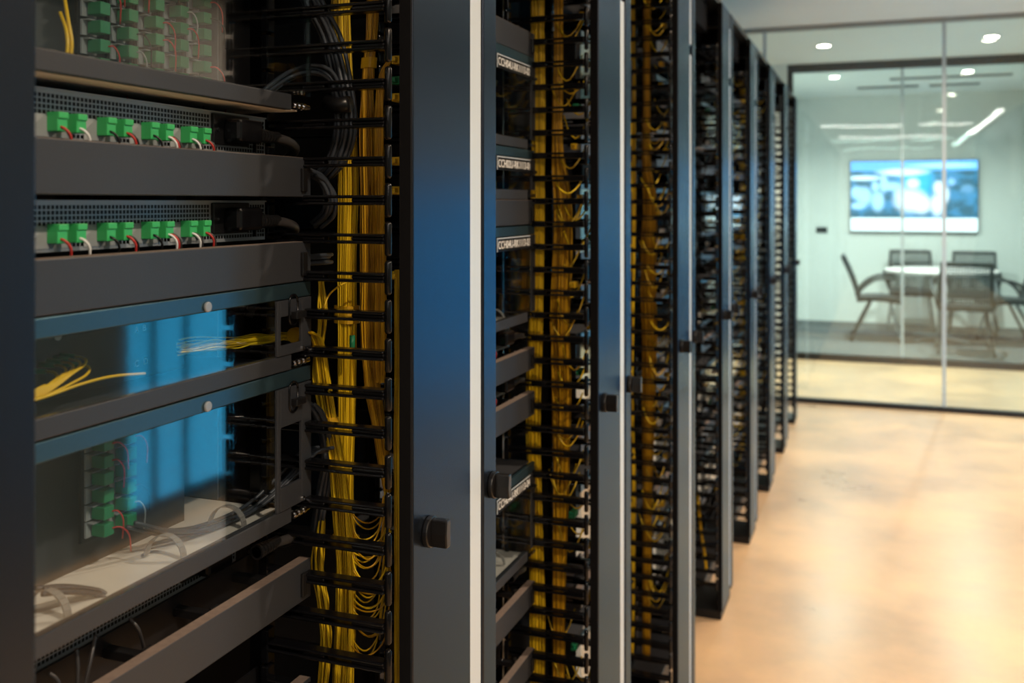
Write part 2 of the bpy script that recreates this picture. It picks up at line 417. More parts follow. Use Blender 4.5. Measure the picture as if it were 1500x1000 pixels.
# ------------------------------------------------------------------ racks
PITCH, Y0, XF = 0.80, 0.4282, -0.50
U = 0.0437
ORD6 = ('first', 'second', 'third', 'fourth', 'fifth', 'sixth')
ORD = ('nearest', 'second', 'third', 'fourth', 'fifth', 'sixth', 'seventh', 'farthest')
def finger_mesh():
    m = MB()
    m.box(-0.178, -0.018, -0.0075, 0.0075, 0.0022, 0.0058)
    m.box(-0.178, -0.018, -0.0075, 0.0075, -0.0058, -0.0022)
    m.box(-0.125, -0.095, -0.0055, 0.0055, -0.0022, 0.0022)
    m.box(-0.060, -0.018, -0.0055, 0.0055, -0.0022, 0.0022)
    m.box(-0.180, -0.170, -0.0075, 0.0075, -0.020, 0.020)
    me0 = m.mesh('cable_finger', 'black_gloss', bevel=0.0016)
    tip = MB().tube([(-0.0155, 0, zz) for zz in (-0.0195, -0.0188, -0.0165, 0.0165, 0.0188, 0.0195)], [0.0012, 0.0032, 0.0042, 0.0042, 0.0032, 0.0012], 12).mesh('tip', None, smooth=True)
    bm = bmesh.new(); bm.from_mesh(me0); bm.from_mesh(tip); bm.to_mesh(me0); bm.free(); bpy.data.meshes.remove(tip)
    return me0
FINGER = finger_mesh()
def knob_meshes():
    b = MB().cyl((0, 0, 0), 0, 0.0185, 0.007, 28).mesh('knob_base', 'black_plastic', bevel=0.0015)
    g = MB().prism([(-0.0055, -0.0165), (0.0055, -0.0165), (0.0065, -0.010), (0.0055, 0.0), (0.0065, 0.010), (0.0055, 0.0165), (-0.0055, 0.0165), (-0.0065, 0.010), (-0.0075, 0), (-0.0065, -0.010)], 0, 0.006, 0.027)
    return b, g.mesh('knob_grip', 'black_plastic', bevel=0.0018)
KB, KG = knob_meshes()
def knob(root, y, z):
    b = link('door_knob', KB, root, (0.0, y, z)); link('knob_grip', KG, b, (0, 0, 0))
def make_rack():
    r = empty('server_rack', (XF, Y0, 0), 'x', 'server rack', 'row of server racks')
    A, B, Cc, D = 0.0482, 0.5857, 0.7572, 0.80
    MB().box(-0.016, 0, B, Cc - 0.001, 0.03, 2.13).obj('front_panel', 'panel_blue', r, bevel=0.002)
    MB().box(-0.0155, -0.0012, B - 0.004, B - 0.0002, 0.03, 2.13).obj('panel_side_strip', 'matte_black', r)  # black strip covering the side edge of the front panel
    MB().box(-0.016, 0, 0.001, A, 0.03, 2.13).obj('stile', 'panel_blue', r, bevel=0.002)
    MB().box(-0.018, -0.003, Cc + 0.001, D - 0.001, 0.045, 1.865).obj('white_strip', 'strip_white', r, bevel=0.001)
    MB().box(-0.018, -0.003, Cc + 0.001, D - 0.001, 1.895, 2.075).obj('white_strip', 'strip_white', r, bevel=0.001)
    MB().box(-0.12, -0.05, A, B, 2.03, 2.13).obj('header', 'matte_black', r, bevel=0.002)
    MB().box(-0.6, -0.016, 0.0, D, 2.13, 2.15).box(-0.6, -0.002, Cc, D, 2.08, 2.13).obj('top_panel', 'black_metal', r)
    MB().box(-0.6, -0.004, B, D, 0.0, 0.03).box(-0.6, -0.095, 0.0, B, 0.0, 0.05).obj('plinth', 'black_metal', r, bevel=0.002)
    for y in (0.06, 0.560):
        m = MB()
        m.box(-0.19, -0.187, y, y + 0.008, 0.03, 2.13).box(-0.19, -0.187, y + 0.018, y + 0.026, 0.03, 2.13).box(-0.22, -0.19, y + 0.0225, y + 0.026, 0.03, 2.13)
        for k in range(47): m.box(-0.19, -0.187, y + 0.008, y + 0.018, 0.05 + k * U, 0.05 + k * U + 0.010)
        m.obj('mounting_rail', 'black_gloss', r)
    for y in (0.0, 0.75): MB().box(-0.60, -0.55, y, y + 0.05, 0.03, 2.13).obj('rear_post', 'black_metal', r)
    MB().box(-0.598, -0.590, 0.05, 0.75, 0.03, 2.13).obj('rear_light_block', 'matte_black', r)  # added dark sheet keeping light from behind out of the rack
    for k in range(46):
        z = EYE + 0.003 - U * (k - 14)
        if 0.1 < z < 2.0:
            link('cable_finger', FINGER, r, (0, 0.5544, z))
    for k in range(46):
        z = EYE + 0.003 - U * (k - 14)
        if 0.1 < z < 2.0:
            link('cable_finger', FINGER, r, (0, 0.030, z))
    knob(r, 0.626, EYE - 0.39); knob(r, 0.032, EYE - 0.39)
    return r
rack = make_rack()
for k in range(8):
    r = rack if k == 0 else copy_tree(rack)
    r.location = (XF, Y0 + PITCH * k, 0)
    r['label'] = 'dark blue grey server rack with black cable fingers, %s to the camera' % ('nearest' if k == 0 else ORD[k] + ' nearest') if k < 7 else 'dark blue grey server rack at the far end of the row by the glass'
    if k == 7: r['label'] = 'dark blue grey server rack at the far end of the row by the glass'

# ------------------------------------------------------------------ rack equipment
XS = -0.622                       # front of the mounted equipment
def YE(k): return Y0 + PITCH * k + 0.0808      # left end of 19 inch equipment in rack k
EW = 0.4826
def tray(k, z0, z1, label, hooks=False):
    """one-unit cable manager: black channel, hook posts, grey front cover with end latch"""
    e = empty('cable_manager', (XS, YE(k), EYE + z0), label, 'cable tray', 'grey cable manager covers'); h = z1 - z0
    MB().box(-0.004, 0.0, 0, EW, 0, h).box(-0.014, -0.004, 0, EW, h - 0.002, h).box(-0.014, -0.004, 0, EW, 0, 0.002).obj('front_cover', 'grey_panel', e, bevel=0.0008)
    MB().box(-0.0135, -0.0005, 0.002, EW - 0.002, h, h + 0.0004).obj('warm_dust_film', 'dust_warm_lit', e)  # brown top layer, partly dusty, partly painted warm light
    MB().box(0.0, 0.004, EW - 0.022, EW - 0.012, 0.006, h - 0.012).obj('end_latch', 'black_plastic', e, bevel=0.001)
    MB().box(-0.075, -0.072, 0, EW, 0, h).obj('back_plate', 'black_metal', e)
    for i in range(5):
        y = 0.03 + i * 0.1
        m = MB().box(-0.072, -0.022, y, y + 0.012, h * 0.55, h * 0.55 + 0.009)
        m.box(-0.026, -0.022, y, y + 0.012, h * 0.55, h * 0.55 + 0.016)
        m.obj('hook_post', 'black_plastic', e, bevel=0.001)
    return e
def perforated(w, h, pitch, hole, skip):
    m = MB(); nx, nz = int(w / pitch), int((h - 0.006) / pitch); ox, oz = (w - nx * pitch) / 2, 0.003
    m.box(-0.001, 0, 0, ox, 0, h).box(-0.001, 0, w - ox, w, 0, h).box(-0.001, 0, ox, w - ox, 0, oz).box(-0.001, 0, ox, w - ox, oz + nz * pitch, h)
    g = (pitch - hole) / 2
    for i in range(nx):
        for j in range(nz):
            a, b = ox + i * pitch, oz + j * pitch; c, d = a + pitch, b + pitch
            q = len(m.v)
            if skip((a + c) / 2, (b + d) / 2):
                m.v += [(0, a, b), (0, c, b), (0, c, d), (0, a, d)]; m.f.append((q, q + 1, q + 2, q + 3)); m.sh.append(.5); continue
            m.v += [(0, a, b), (0, c, b), (0, c, d), (0, a, d), (0, a + g, b + g), (0, c - g, b + g), (0, c - g, d - g), (0, a + g, d - g)]
            for s_ in range(4):
                t = (s_ + 1) % 4; m.f.append((q + s_, q + t, q + 4 + t, q + 4 + s_)); m.sh.append(.5)
    return m
PERF = perforated(0.435, 0.044, 0.0047, 0.0034, lambda y, z: (0.335 < y < 0.40 and z > 0.009)).mesh('perforated_front', 'silver')
TERM = MB().box(0.0, 0.012, 0, 0.0110, 0, 0.0165).box(0.012, 0.0135, 0.0, 0.0110, 0.011, 0.0165).mesh('terminal_block', 'green', bevel=0.0006)
mat('plate_grey', (0.30, 0.32, 0.33), 0.5)
STICK = MB().box(0, 0.0006, 0, 0.040, 0, 0.018).mesh('white_plate', 'plate_grey')
def power_unit(k, z0, label, x=-0.66, blocks=4, wires=((('red',), ('white_plastic',)), (('black_plastic',), ('red', 'black_plastic')), (('black_plastic',), ('white_plastic', 'red', 'power_cable')), (('white_plastic', 'power_cable'), ('red', 'power_cable')))):
    y = Y0 + PITCH * k + 0.0918
    e = empty('power_unit', (x, y, EYE + z0), label, 'power supply', 'silver perforated power units')
    MB().box(-0.25, -0.004, 0.002, 0.433, 0.001, 0.043).obj('chassis', 'black_metal', e)
    link('perforated_front', PERF, e)
    MB().box(-0.004, 0.002, 0, 0.435, 0.043, 0.0445).obj('top_flange', 'silver', e)
    for g in range(blocks):
        yg = 0.1185 + 0.0566 * g
        link('white_plate', STICK, e, (0.0003, yg - 0.015, 0.003))
        for b in range(2):
            t = link('terminal_block', TERM, e, (0.0008, yg + 0.0212 * b, 0.0075))
            cols = wires[g][b]
            for i, c in enumerate(cols):
                p0 = Vector((0.011, 0.0035 + 0.003 * i, 0.004)); 
                MB().tube(spline([p0, p0 + Vector((0.004, 0.002, -0.002)), p0 + Vector((0.006, 0.006, -0.008)), p0 + Vector((0.003, 0.009, -0.018))], 8), 0.0012, 6).obj('wire', c, t, smooth=True)
    MB().box(0, 0.004, 0.362 - 0.025, 0.400, 0.009, 0.042).obj('inlet_plate', 'black_plastic', e, bevel=0.001)
    pl = MB().box(0.004, 0.026, 0.352, 0.396, 0.012, 0.037).obj('plug', 'black_gloss', e, bevel=0.004)
    MB().cyl((0.0045, 0.343, 0.025), 0, 0.002, 0.001, 12).obj('screw', 'chrome', e)
    MB().box(-0.002, 0.003, 0.412, 0.414, 0.004, 0.030).obj('pull_tab', 'black_metal', e)
    return e
def power_cord(k, z, label, drop=0.06):
    y = Y0 + PITCH * k + 0.0918
    e = empty('power_cord', (-0.66, y, EYE + z), label, 'power cable', 'black power cords')
    rel = MB()
    for i in range(6): rel.cyl((0.016, 0.396 + i * 0.006, 0.022 - 0.0002 * i), 1, 0.0085 - 0.0004 * i, 0.0042, 14)
    rel.cyl((0.016, 0.396, 0.022), 1, 0.0062, 0.04, 14)
    rel.obj('strain_relief', 'black_plastic', e, smooth=False)
    MB().tube(spline([(0.016, 0.428, 0.0215), (0.018, 0.455, 0.018), (0.010, 0.482, 0.010), (-0.016, 0.497, -0.004), (-0.04, 0.495, -drop * .6), (-0.055, 0.48, -drop * 1.6)], 26), 0.0056, 12).obj('cable', 'power_cable', e, smooth=True)
    return e
LATCH_POST = MB().box(0.0, 0.009, -0.004, 0.016, -0.006, 0.002).mesh('latch_slider', 'black_plastic', bevel=0.001)
def slot_ring(w, h, t=0.0022, d=0.0025):
    """raised oval rim of a slide latch"""
    pts = []
    r = w / 2
    for j in range(9): a = math.pi * j / 8; pts.append(Vector((0, r * math.cos(a), h / 2 - r + r * math.sin(a))))
    for j in range(9): a = math.pi + math.pi * j / 8; pts.append(Vector((0, r * math.cos(a), -h / 2 + r + r * math.sin(a))))
    pts.append(pts[0].copy())
    return MB().tube(pts, t / 2 + 0.0004, 6).mesh('latch_rim', 'black_gloss', smooth=True)
RIM = slot_ring(0.017, 0.034)
def enclosure(k, z0, z1, label, text=None, base_light=True, solid_plate=True, simple=False, loops=True):
    h = z1 - z0
    name = 'fibre_enclosure'
    e = empty(name, (XS, YE(k), EYE + z0), label, 'enclosure', 'clear fronted fibre enclosures')
    # sheet metal housing open at the front
    t = 0.002
    MB().box(-0.30, -0.012, 0, EW, h - 0.003, h - 0.001).box(-0.30, -0.012, 0.0, t, 0.001, h - 0.003).box(-0.30, -0.28, t, EW - t, 0.001, h - 0.003) \
        .box(-0.30, -0.13, EW - t, EW, 0.001, h - 0.003).obj('housing', 'dark_body', e)
    sheet = MB().box(-0.30, -0.012, t, EW - 0.01, 0.001, 0.003).box(-0.026, -0.012, t, EW - 0.04, 0.003, 0.009)
    sheet.obj('base_sheet', 'inner_sheet' if h > 0.12 else 'dark_body', e)
    MB().box(-0.115, -0.112, t, EW - 0.085, 0.003, h - 0.004).obj('adapter_panel', 'dark_body', e)
    # door
    MB().box(-0.010, 0.0, 0, EW - 0.04, 0.0005, 0.018).obj('door_lip', 'grey_panel', e, bevel=0.001)
    MB().box(-0.006, 0.0, 0, EW, h - 0.017, h - 0.0005).obj('door_rail', 'door_rail', e, bevel=0.0008)
    if not simple:
        pw0, pw1 = EW - 0.070, EW - 0.002
        m = MB()
        zc0, zc1 = (0.030, 0.062) if h < 0.12 else (0.045, 0.112)
        yc0, yc1 = pw0 + 0.006, pw1 - 0.020
        m.box(-0.008, -0.004, pw0, yc0, 0.0185, h - 0.018).box(-0.008, -0.004, yc1, pw1, 0.0185, h - 0.018)
        m.box(-0.008, -0.004, yc0, yc1, 0.0185, zc0).box(-0.008, -0.004, yc0, yc1, zc1, h - 0.018)
        if solid_plate:
            m.v = [(x + 0.006, yy, zz) for x, yy, zz in m.v]; m.obj('side_bracket', 'grey_panel', e, bevel=0.0006)
        zl = h - 0.030
        link('latch_rim', RIM, e, (0.0025, EW - 0.040, zl)); link('latch_slider', LATCH_POST, e, (0.001, EW - 0.040, zl - 0.004))
        hg = MB().cyl((-0.002, EW - 0.036, 0.006), 1, 0.0030, 0.034, 12)
        for i in range(3): hg.cyl((-0.002, EW - 0.034 + i * 0.009, 0.006), 1, 0.0042, 0.005, 12)
        hg.obj('hinge', 'chrome', e)
        MB().cyl((0.0005, EW - 0.020, 0.022), 0, 0.0028, 0.003, 14).obj('screw', 'chrome', e)
        kn = MB().cyl((0.0, EW - 0.19, h - 0.012), 0, 0.0052, 0.003, 20).obj('push_latch', 'silver', e, bevel=0.001)
    else:
        MB().box(-0.0003, 0.0015, EW - 0.024, EW - 0.001, 0.0185, h - 0.018).obj('side_bracket', 'grey_panel', e)
        MB().cyl((0.0, EW - 0.030, 0.008), 1, 0.0032, 0.028, 12).obj('hinge', 'chrome', e)
        MB().box(-0.001, 0.010, EW - 0.034, EW - 0.014, h - 0.045, h - 0.040).obj('latch_slider', 'black_plastic', e)
    MB().box(-0.003, -0.0005, 0.002, EW - (0.071 if solid_plate and not simple else 0.004), 0.0185, h - 0.0175).obj('clear_cover', 'acrylic', e)
    MB().box(-0.0035, 0.0, EW - 0.004, EW, 0.0185, h - 0.0175).obj('cover_edge', 'clear_edge', e)
    if text:
        MB().box(0.0, 0.0012, 0.279, 0.455, h - 0.043, h - 0.019).obj('label_holder', 'black_plastic', e)
        MB().box(0.0012, 0.0018, 0.279, 0.455, h - 0.0205, h - 0.019).box(0.0012, 0.0018, 0.279, 0.2805, h - 0.043, h - 0.0205).obj('label_edge', 'strip_white', e)
        link('label_lettering', text_mesh('label_lettering', text, 0.0195, 'print_white', 0.166), e, (0.0016, 0.284, h - 0.038))
    if loops and h > 0.12:
        for i, y in enumerate((0.135, 0.285, 0.385)):
            m = MB(); pts = [Vector((-0.050 - 0.020 * math.cos(a) , y + 0.006 * math.sin(a * 0.5), 0.006 + 0.021 * math.sin(a))) for a in [math.pi * j / 12 for j in range(13)]]
            for j in range(12):
                a_, b_ = pts[j], pts[j + 1]; q = len(m.v)
                w_ = 0.008
                o_ = Vector((0, w_, 0)); n_ = (Vector((-(b_ - a_).z, 0, (b_ - a_).x))).normalized() * 0.0012
                m.v += [tuple(a_), tuple(b_), tuple(b_ + o_), tuple(a_ + o_), tuple(a_ + n_), tuple(b_ + n_), tuple(b_ + o_ + n_), tuple(a_ + o_ + n_)]
                for qq in ((0, 1, 2, 3), (7, 6, 5, 4), (0, 4, 5, 1), (1, 5, 6, 2), (2, 6, 7, 3), (3, 7, 4, 0)): m.f.append(tuple(q + s_ for s_ in qq)); m.sh.append(.5)
            m.obj('cable_loop', 'velcro', e)
    return e

# --- nearest rack
enclosure(0, 0.284, 0.462, 'added unseen enclosure blocking lamp light from above in the nearest rack', simple=True, loops=False)  # added to keep lamp light off the connectors below
encT = enclosure(0, 0.105, 0.283, 'clear fronted enclosure at the top of the nearest rack, rows of green connectors inside', solid_plate=False)
power_unit(0, 0.053, 'silver perforated unit with green terminals below the top enclosure')
tray(0, 0.007, 0.052, 'grey cable tray cover between the two silver perforated units')
power_unit(0, -0.042, 'silver perforated unit with green terminals above the blue mirrored enclosures')
tray(0, -0.090, -0.045, 'grey cable tray cover directly under the lower silver unit')
enc2 = enclosure(0, -0.189, -0.091, 'shallow clear fronted enclosure with yellow fibres and blue reflection')
enc4 = enclosure(0, -0.362, -0.1895, 'tall clear fronted enclosure with blue reflection and pale base sheet')
power_unit(0, -0.4165, 'silver perforated unit half hidden under the tall clear enclosure', x=-0.70, blocks=0)
tray(0, -0.460, -0.415, 'lowest full grey cable tray cover of the nearest rack, seen from above', True)
tray(0, -0.600, -0.555, 'grey cable tray at the bottom edge of the photo in the nearest rack', True)
enclosure(0, -0.800, -0.622, 'clear fronted enclosure below the bottom edge of the photo in the nearest rack', simple=True)
tray(0, -0.900, -0.856, 'grey cable tray below the bottom edge of the photo in the nearest rack')
tray(0, 0.470, 0.515, 'grey cable tray above the top edge of the photo in the nearest rack')
power_cord(0, 0.053, 'black power cord plugged into the upper silver unit')
power_cord(0, -0.042, 'black power cord plugged into the lower silver unit')
power_cord(0, -0.409, 'thick black power cord looping out below the tall enclosure', 0.01)

# green connectors inside the top and the tall enclosure
GB = MB().box(0, 0.016, 0, 0.013, 0, 0.012).mesh('terminal_block', 'green_dimmed', bevel=0.0006)
GH = MB().box(0, 0.002, -0.001, 0.018, -0.0015, 0.0135).box(0, 0.010, 0.000, 0.018, 0.0125, 0.0135).mesh('block_holder', 'plate_grey')
def connector_grid(e, ys, zs, x=-0.094):
    wm = {}
    for i, yy in enumerate(ys):
        MB().box(x - 0.004, x - 0.0005, yy - 0.004, yy + 0.022, zs[0] - 0.006, zs[-1] + 0.018).obj('card', 'black_plastic', e)
        for j, zz in enumerate(zs):
            link('block_holder', GH, e, (x, yy, zz))
            b = link('terminal_block', GB, e, (x + 0.004, yy + 0.004, zz))
            if (i * 3 + j * 5) % 4 < 2:
                c = ('red', 'red', 'plate_grey', 'black_plastic', 'red')[(i + j) % 5]
                rr = random.Random(i * 31 + j)
                p = Vector((0.015, 0.010, 0.006)); dy = rr.uniform(0.012, 0.03)
                MB().tube(spline([p, p + Vector((0.005, dy * .25, 0.000)), p + Vector((0.007, dy * .6, -0.010)), p + Vector((0.002, dy * .9, -0.030))], 10), 0.0008, 5).obj('wire', c, b, smooth=True)
connector_grid(encT, [0.226 + 0.0385 * i for i in range(5)], [0.022 + 0.0180 * j for j in range(7)])
connector_grid(enc4, [0.231, 0.262], [0.040 + 0.0165 * j for j in range(6)])
# letters beside the ports of the shallow enclosure
for ch, yy, zz in (('A', 0.318, 0.052), ('B', 0.330, 0.0525), ('C', 0.318, 0.016), ('D', 0.331, 0.0165)):
    link('port_letter', text_mesh('port_letter', ch, 0.0095, 'print_white'), enc2, (-0.1115, yy, zz))
MB().cyl((-0.112, 0.215, 0.062), 0, 0.0045, 0.001, 20).obj('white_dot', 'print_white', enc2)

# --- second rack
tray(1, 0.280, 0.326, 'grey cable tray cover near the top of the second rack')
enclosure(1, 0.102, 0.280, 'tall enclosure lettered CCH04U-RK1113-02 in the second rack', 'CCH04U-RK1113-02', simple=True)
enclosure(1, 0.006, 0.101, 'shallow enclosure lettered CCH02U-RK1113-01 in the second rack', 'CCH02U-RK1113-01', simple=True)
tray(1, -0.041, 0.005, 'grey cable tray cover in the middle of the second rack, above the third label')
enclosure(1, -0.226, -0.043, 'tall enclosure lettered CCH04U-RK1113-03 in the second rack', 'CCH04U-RK1113-03', simple=True)
power_unit(1, -0.275, 'silver unit hidden above the upper slanting tray of the second rack')
tray(1, -0.320, -0.279, 'upper of two grey trays below the third label of the second rack')
power_unit(1, -0.360, 'silver unit hidden between two slanting trays of the second rack')
tray(1, -0.409, -0.364, 'lower of two grey trays below the third label of the second rack')
enclosure(1, -0.680, -0.500, 'tall enclosure lettered CCH04U-RK1113-04 behind the knob in the second rack', 'CCH04U-RK1113-04', simple=True)
tray(1, -0.774, -0.732, 'grey cable tray just under the fourth label of the second rack')
tray(1, -0.905, -0.862, 'lowest grey cable tray of the second rack')
for z, w in ((-0.275, 'upper'), (-0.360, 'lower'), (-0.726, 'lowest')):
    power_cord(1, z, '%s grey power cord loop in the second rack' % w, 0.02)

# --- racks further down the row
POS = ('lowest', 'second from the floor', 'third from the floor', 'fourth from the floor', 'topmost')
for k in range(2, 8):
    for i in range(5):
        z = -1.15 + i * 0.34
        e = enclosure(k, z, z + 0.178, 'tall clear fronted enclosure in the %s rack, %s' % (ORD[k], POS[i]), simple=True, loops=False)
        tray(k, z + 0.24, z + 0.284, 'grey cable tray cover in the %s rack, %s' % (ORD[k], POS[i]))

# ------------------------------------------------------------------ cables
def bundle(name, path, hw, n, r, material, label, cat='cable bundle', group='yellow fibre bundles', seed=1, npts=44, depth=0.6, wob=0.16, seg=5, wraps=(), flat=False, floor=False):
    """path: list of world points, hw: half width per point (along the picture plane), many thin strands"""
    rng = random.Random(seed)
    frac = 1.0
    if floor:
        n0 = len(path); path = list(path) + [Vector((path[-1].x, path[-1].y, z)) for z in (0.62, 0.4, 0.2, 0.055)]; hw = list(hw) + [hw[-1]] * 4
        frac = (n0 - 1) / (n0 + 3); npts = int(npts / frac)
    root = empty(name, path[0], label, cat, group); o = Vector(path[0])
    cen = spline(path, npts); hws = spline([(w, 0, 0) for w in hw], npts)
    m = MB()
    for s_ in range(n):
        a, rad = rng.uniform(0, 2 * math.pi), math.sqrt(rng.uniform(0.15, 1))
        u0, v0 = rad * math.cos(a), rad * math.sin(a); sd = rng.uniform(0, 100); sh = rng.random()
        pts = []
        for k, c in enumerate(cen):
            t = k / npts * 7
            du = wob * noise.noise(Vector((sd, t, 0))) * 2; dv = wob * noise.noise(Vector((sd, t, 50))) * 2
            w = hws[k].x
            if flat: pts.append(c - o + Vector(((u0 + du) * w * depth, 0, (v0 + dv) * w))); continue
            pts.append(c - o + Vector(((u0 + du) * w * 0.80 + (v0 + dv) * w * depth * 0.5, (v0 + dv) * w * depth - (u0 + du) * w * 0.3, 0)))
        m.tube(pts, r, seg, sh, cap=False)
    st = m.obj('strands', material, root, shade_attr=True, smooth=True); st['kind'] = 'stuff'
    for (fr, ln, mt) in wraps:
        k = int(fr * frac * (npts - 1)); c = cen[k] - o; w = hws[k].x * 1.12 + 0.001
        q = MB(); seg2 = 16; ax = (cen[min(k + 1, npts - 1)] - cen[k - 1]).normalized()
        for hh in (-ln / 2, ln / 2):
            for j in range(seg2):
                an = 2 * math.pi * j / seg2
                u, v = math.copysign(abs(math.cos(an)) ** 0.5, math.cos(an)), math.copysign(abs(math.sin(an)) ** 0.5, math.sin(an))
                p = c + ax * hh + Vector((u * w * 0.85 + v * w * depth * 0.45, v * w * depth - u * w * 0.3, 0)); q.v.append(tuple(p))
        for j in range(seg2):
            nn = (j + 1) % seg2; q.f.append((j, nn, seg2 + nn, seg2 + j)); q.sh.append(.5)
        q.f.append(tuple(reversed(range(seg2)))); q.f.append(tuple(range(seg2, 2 * seg2))); q.sh += [.5, .5]
        q.obj('cable_wrap', mt, root)
    return root
def cord(name, pts, r, material, label, cat='cable', group=None, n=24, seg=8, parent=None):
    if parent:
        o = parent.location
        return MB().tube([p - o for p in spline(pts, n)], r, seg, random.random()).obj(name, material, parent, smooth=True, shade_attr=True)
    o = Vector(pts[0]); m = MB().tube([p - o for p in spline(pts, n)], r, seg, random.random())
    ob = m.obj(name, material, None, o, smooth=True, shade_attr=True)
    return tag(ob, label, cat, group)

# nearest rack, yellow and amber bundles
ya = 1.09
broad = bundle('fibre_bundle', [PY(x, y, ya) for x, y in ((498, -60), (500, 60), (506, 160), (510, 260), (508, 380), (508, 500), (507, 620), (504, 720), (508, 820), (506, 920), (500, 1040))],
       [.0145, .0148, .0145, .0150, .0155, .0140, .0140, .0150, .0150, .0150, .015], 190, 0.00085, 'yellow', 'broad yellow fibre bundle hanging behind the fingers of the nearest rack, on the left', seed=3, floor=True,
       wraps=((0.485, 0.022, 'amber_wrap'), (0.79, 0.012, 'amber_wrap')))
bundle('fibre_bundle', [PY(x, y, 1.075) for x, y in ((548, -60), (545, 40), (540, 100), (538, 180), (540, 280), (540, 380), (540, 480), (545, 560), (558, 640), (568, 720))],
       [.008, .008, .0085, .011, .0125, .0125, .012, .012, .010, .006], 130, 0.00085, 'amber', 'amber fibre bundle behind the fingers of the nearest rack, tapering downwards', seed=5,
       wraps=((0.215, 0.013, 'amber_wrap'),))
bundle('fibre_bundle', [PY(x, y, 1.06) for x, y in ((574, 85), (560, 110), (556, 160), (556, 260), (557, 380), (558, 480), (557, 560))],
       [.003, .004, .0055, .007, .0075, .008, .006], 70, 0.00085, 'amber', 'amber fibre bundle curving out of a connector beside the finger tips', seed=6)
bundle('fibre_bundle', [PY(x, y, 1.045) for x, y in ((582, 395), (583, 480), (583, 580), (582, 680), (583, 800), (583, 900), (583, 1040))],
       [.004, .0045, .0055, .005, .005, .005, .005], 34, 0.00105, 'yellow', 'thin yellow fibre bundle squeezed between finger tips and the front panel', seed=8, floor=True)
bundle('fibre_bundle', [PY(x, y, yy) for x, y, yy in ((452, 486, 0.985), (466, 500, 1.01), (474, 560, 1.03), (484, 620, 1.035), (496, 700, 1.04), (502, 780, 1.045), (505, 850, 1.05), (505, 930, 1.055), (502, 1040, 1.06))],
       [.006, .008, .010, .0095, .012, .013, .011, .013, .013], 70, 0.00095, 'yellow', 'bright yellow fibre bundle fanning down from the shallow enclosure', seed=11, floor=True,
       wraps=((0.38, 0.012, 'amber_wrap'),))
bundle('fibre_bundle', [PY(x, y, 1.03) for x, y in ((470, 410), (472, 450), (470, 490), (463, 540), (470, 600), (480, 660))],
       [.004, .008, .006, .006, .005, .004], 12, 0.0011, 'yellow', 'loose yellow fibres crossing above the bright bundle', seed=12)
bundle('fibre_bundle', [PY(x, y, 1.05) for x, y in ((470, 760), (466, 820), (472, 880), (478, 940), (470, 1030))],
       [.008, .010, .011, .010, .008], 16, 0.0011, 'yellow', 'loose yellow fibres hanging left of the bundles near the floor of the photo', seed=13)
# fibres inside the shallow enclosure: fan out of the side opening
xi = -0.650
bundle('fibre_fan', [PX(446, 491, -0.640), PX(425, 491, -0.655), PX(400, 494, -0.665), PX(360, 498, xi - .02), PX(310, 502, xi - .02), PX(262, 508, xi - .02)],
       [.006, .005, .0055, .007, .008, .008], 20, 0.0009, 'yellow', 'yellow fibres fanning left inside the shallow enclosure', seed=15, depth=0.4, flat=True, wob=0.3)
# the bundle collar at the opening
col_c = PX(438, 491, -0.641)
tag(MB().cyl((-0.006, -0.005, 0), 1, 0.009, 0.012, 18).obj('grommet', 'amber_wrap', None, col_c, bevel=0.002), 'amber collar where fibres leave the shallow enclosure', 'cable collar')
for i in range(6):
    tx, ty = ((84, 550), (96, 541), (107, 536), (117, 532), (126, 528), (131, 540))[i]
    p = [PX(20, 590 - i * 2, -0.655), PX(62, 566 + i * 3, -0.655), PX(tx - 16, ty + 16, -0.660), PX(tx - 3, ty + 7, -0.666), PX(tx, ty, -0.674), PX(tx - 6, ty - 5, -0.686), PX(tx - 16, ty - 6, -0.700)]
    c = cord('fibre_cord', p, 0.0013, 'yellow_solid', 'yellow fibre cord with green boot in the shallow enclosure, hook %s from the left' % ORD6[i], 'cable', 'green booted fibre cords at the left edge')
    MB().tube([p[-1] - Vector(p[0]), p[-1] - Vector(p[0]) + Vector((-0.012, -0.006, 0.001))], [0.0022, 0.0030], 8).obj('boot', 'green_boot', c, smooth=True)
cord('fibre_cord', [PX(30, 592, -0.65), PX(75, 578, -0.65), PX(120, 562, -0.652), PX(165, 551, -0.656), PX(212, 547, -0.662)], 0.0014, 'yellow_solid', 'single yellow fibre lying low across the shallow enclosure', 'cable')
cord('fibre_cord', [PX(95, 0, -0.67), PX(100, 30, -0.66), PX(105, 60, -0.655), PX(104, 82, -0.655)], 0.0016, 'yellow_solid', 'yellow fibre hanging at the left of the top enclosure, right of its twin', 'cable')
cord('fibre_cord', [PX(88, 18, -0.67), PX(96, 40, -0.66), PX(99, 62, -0.655), PX(98, 80, -0.655)], 0.0016, 'yellow_solid', 'yellow fibre hanging at the left of the top enclosure, left of its twin', 'cable')
cord('fibre_cord', [PY(474, 452, 1.02), PY(482, 432, 1.03), PY(500, 417, 1.04), PY(524, 408, 1.05), PY(540, 404, 1.06)], 0.0011, 'yellow_solid', 'single yellow fibre arching above the middle fingers of the nearest rack', 'cable')
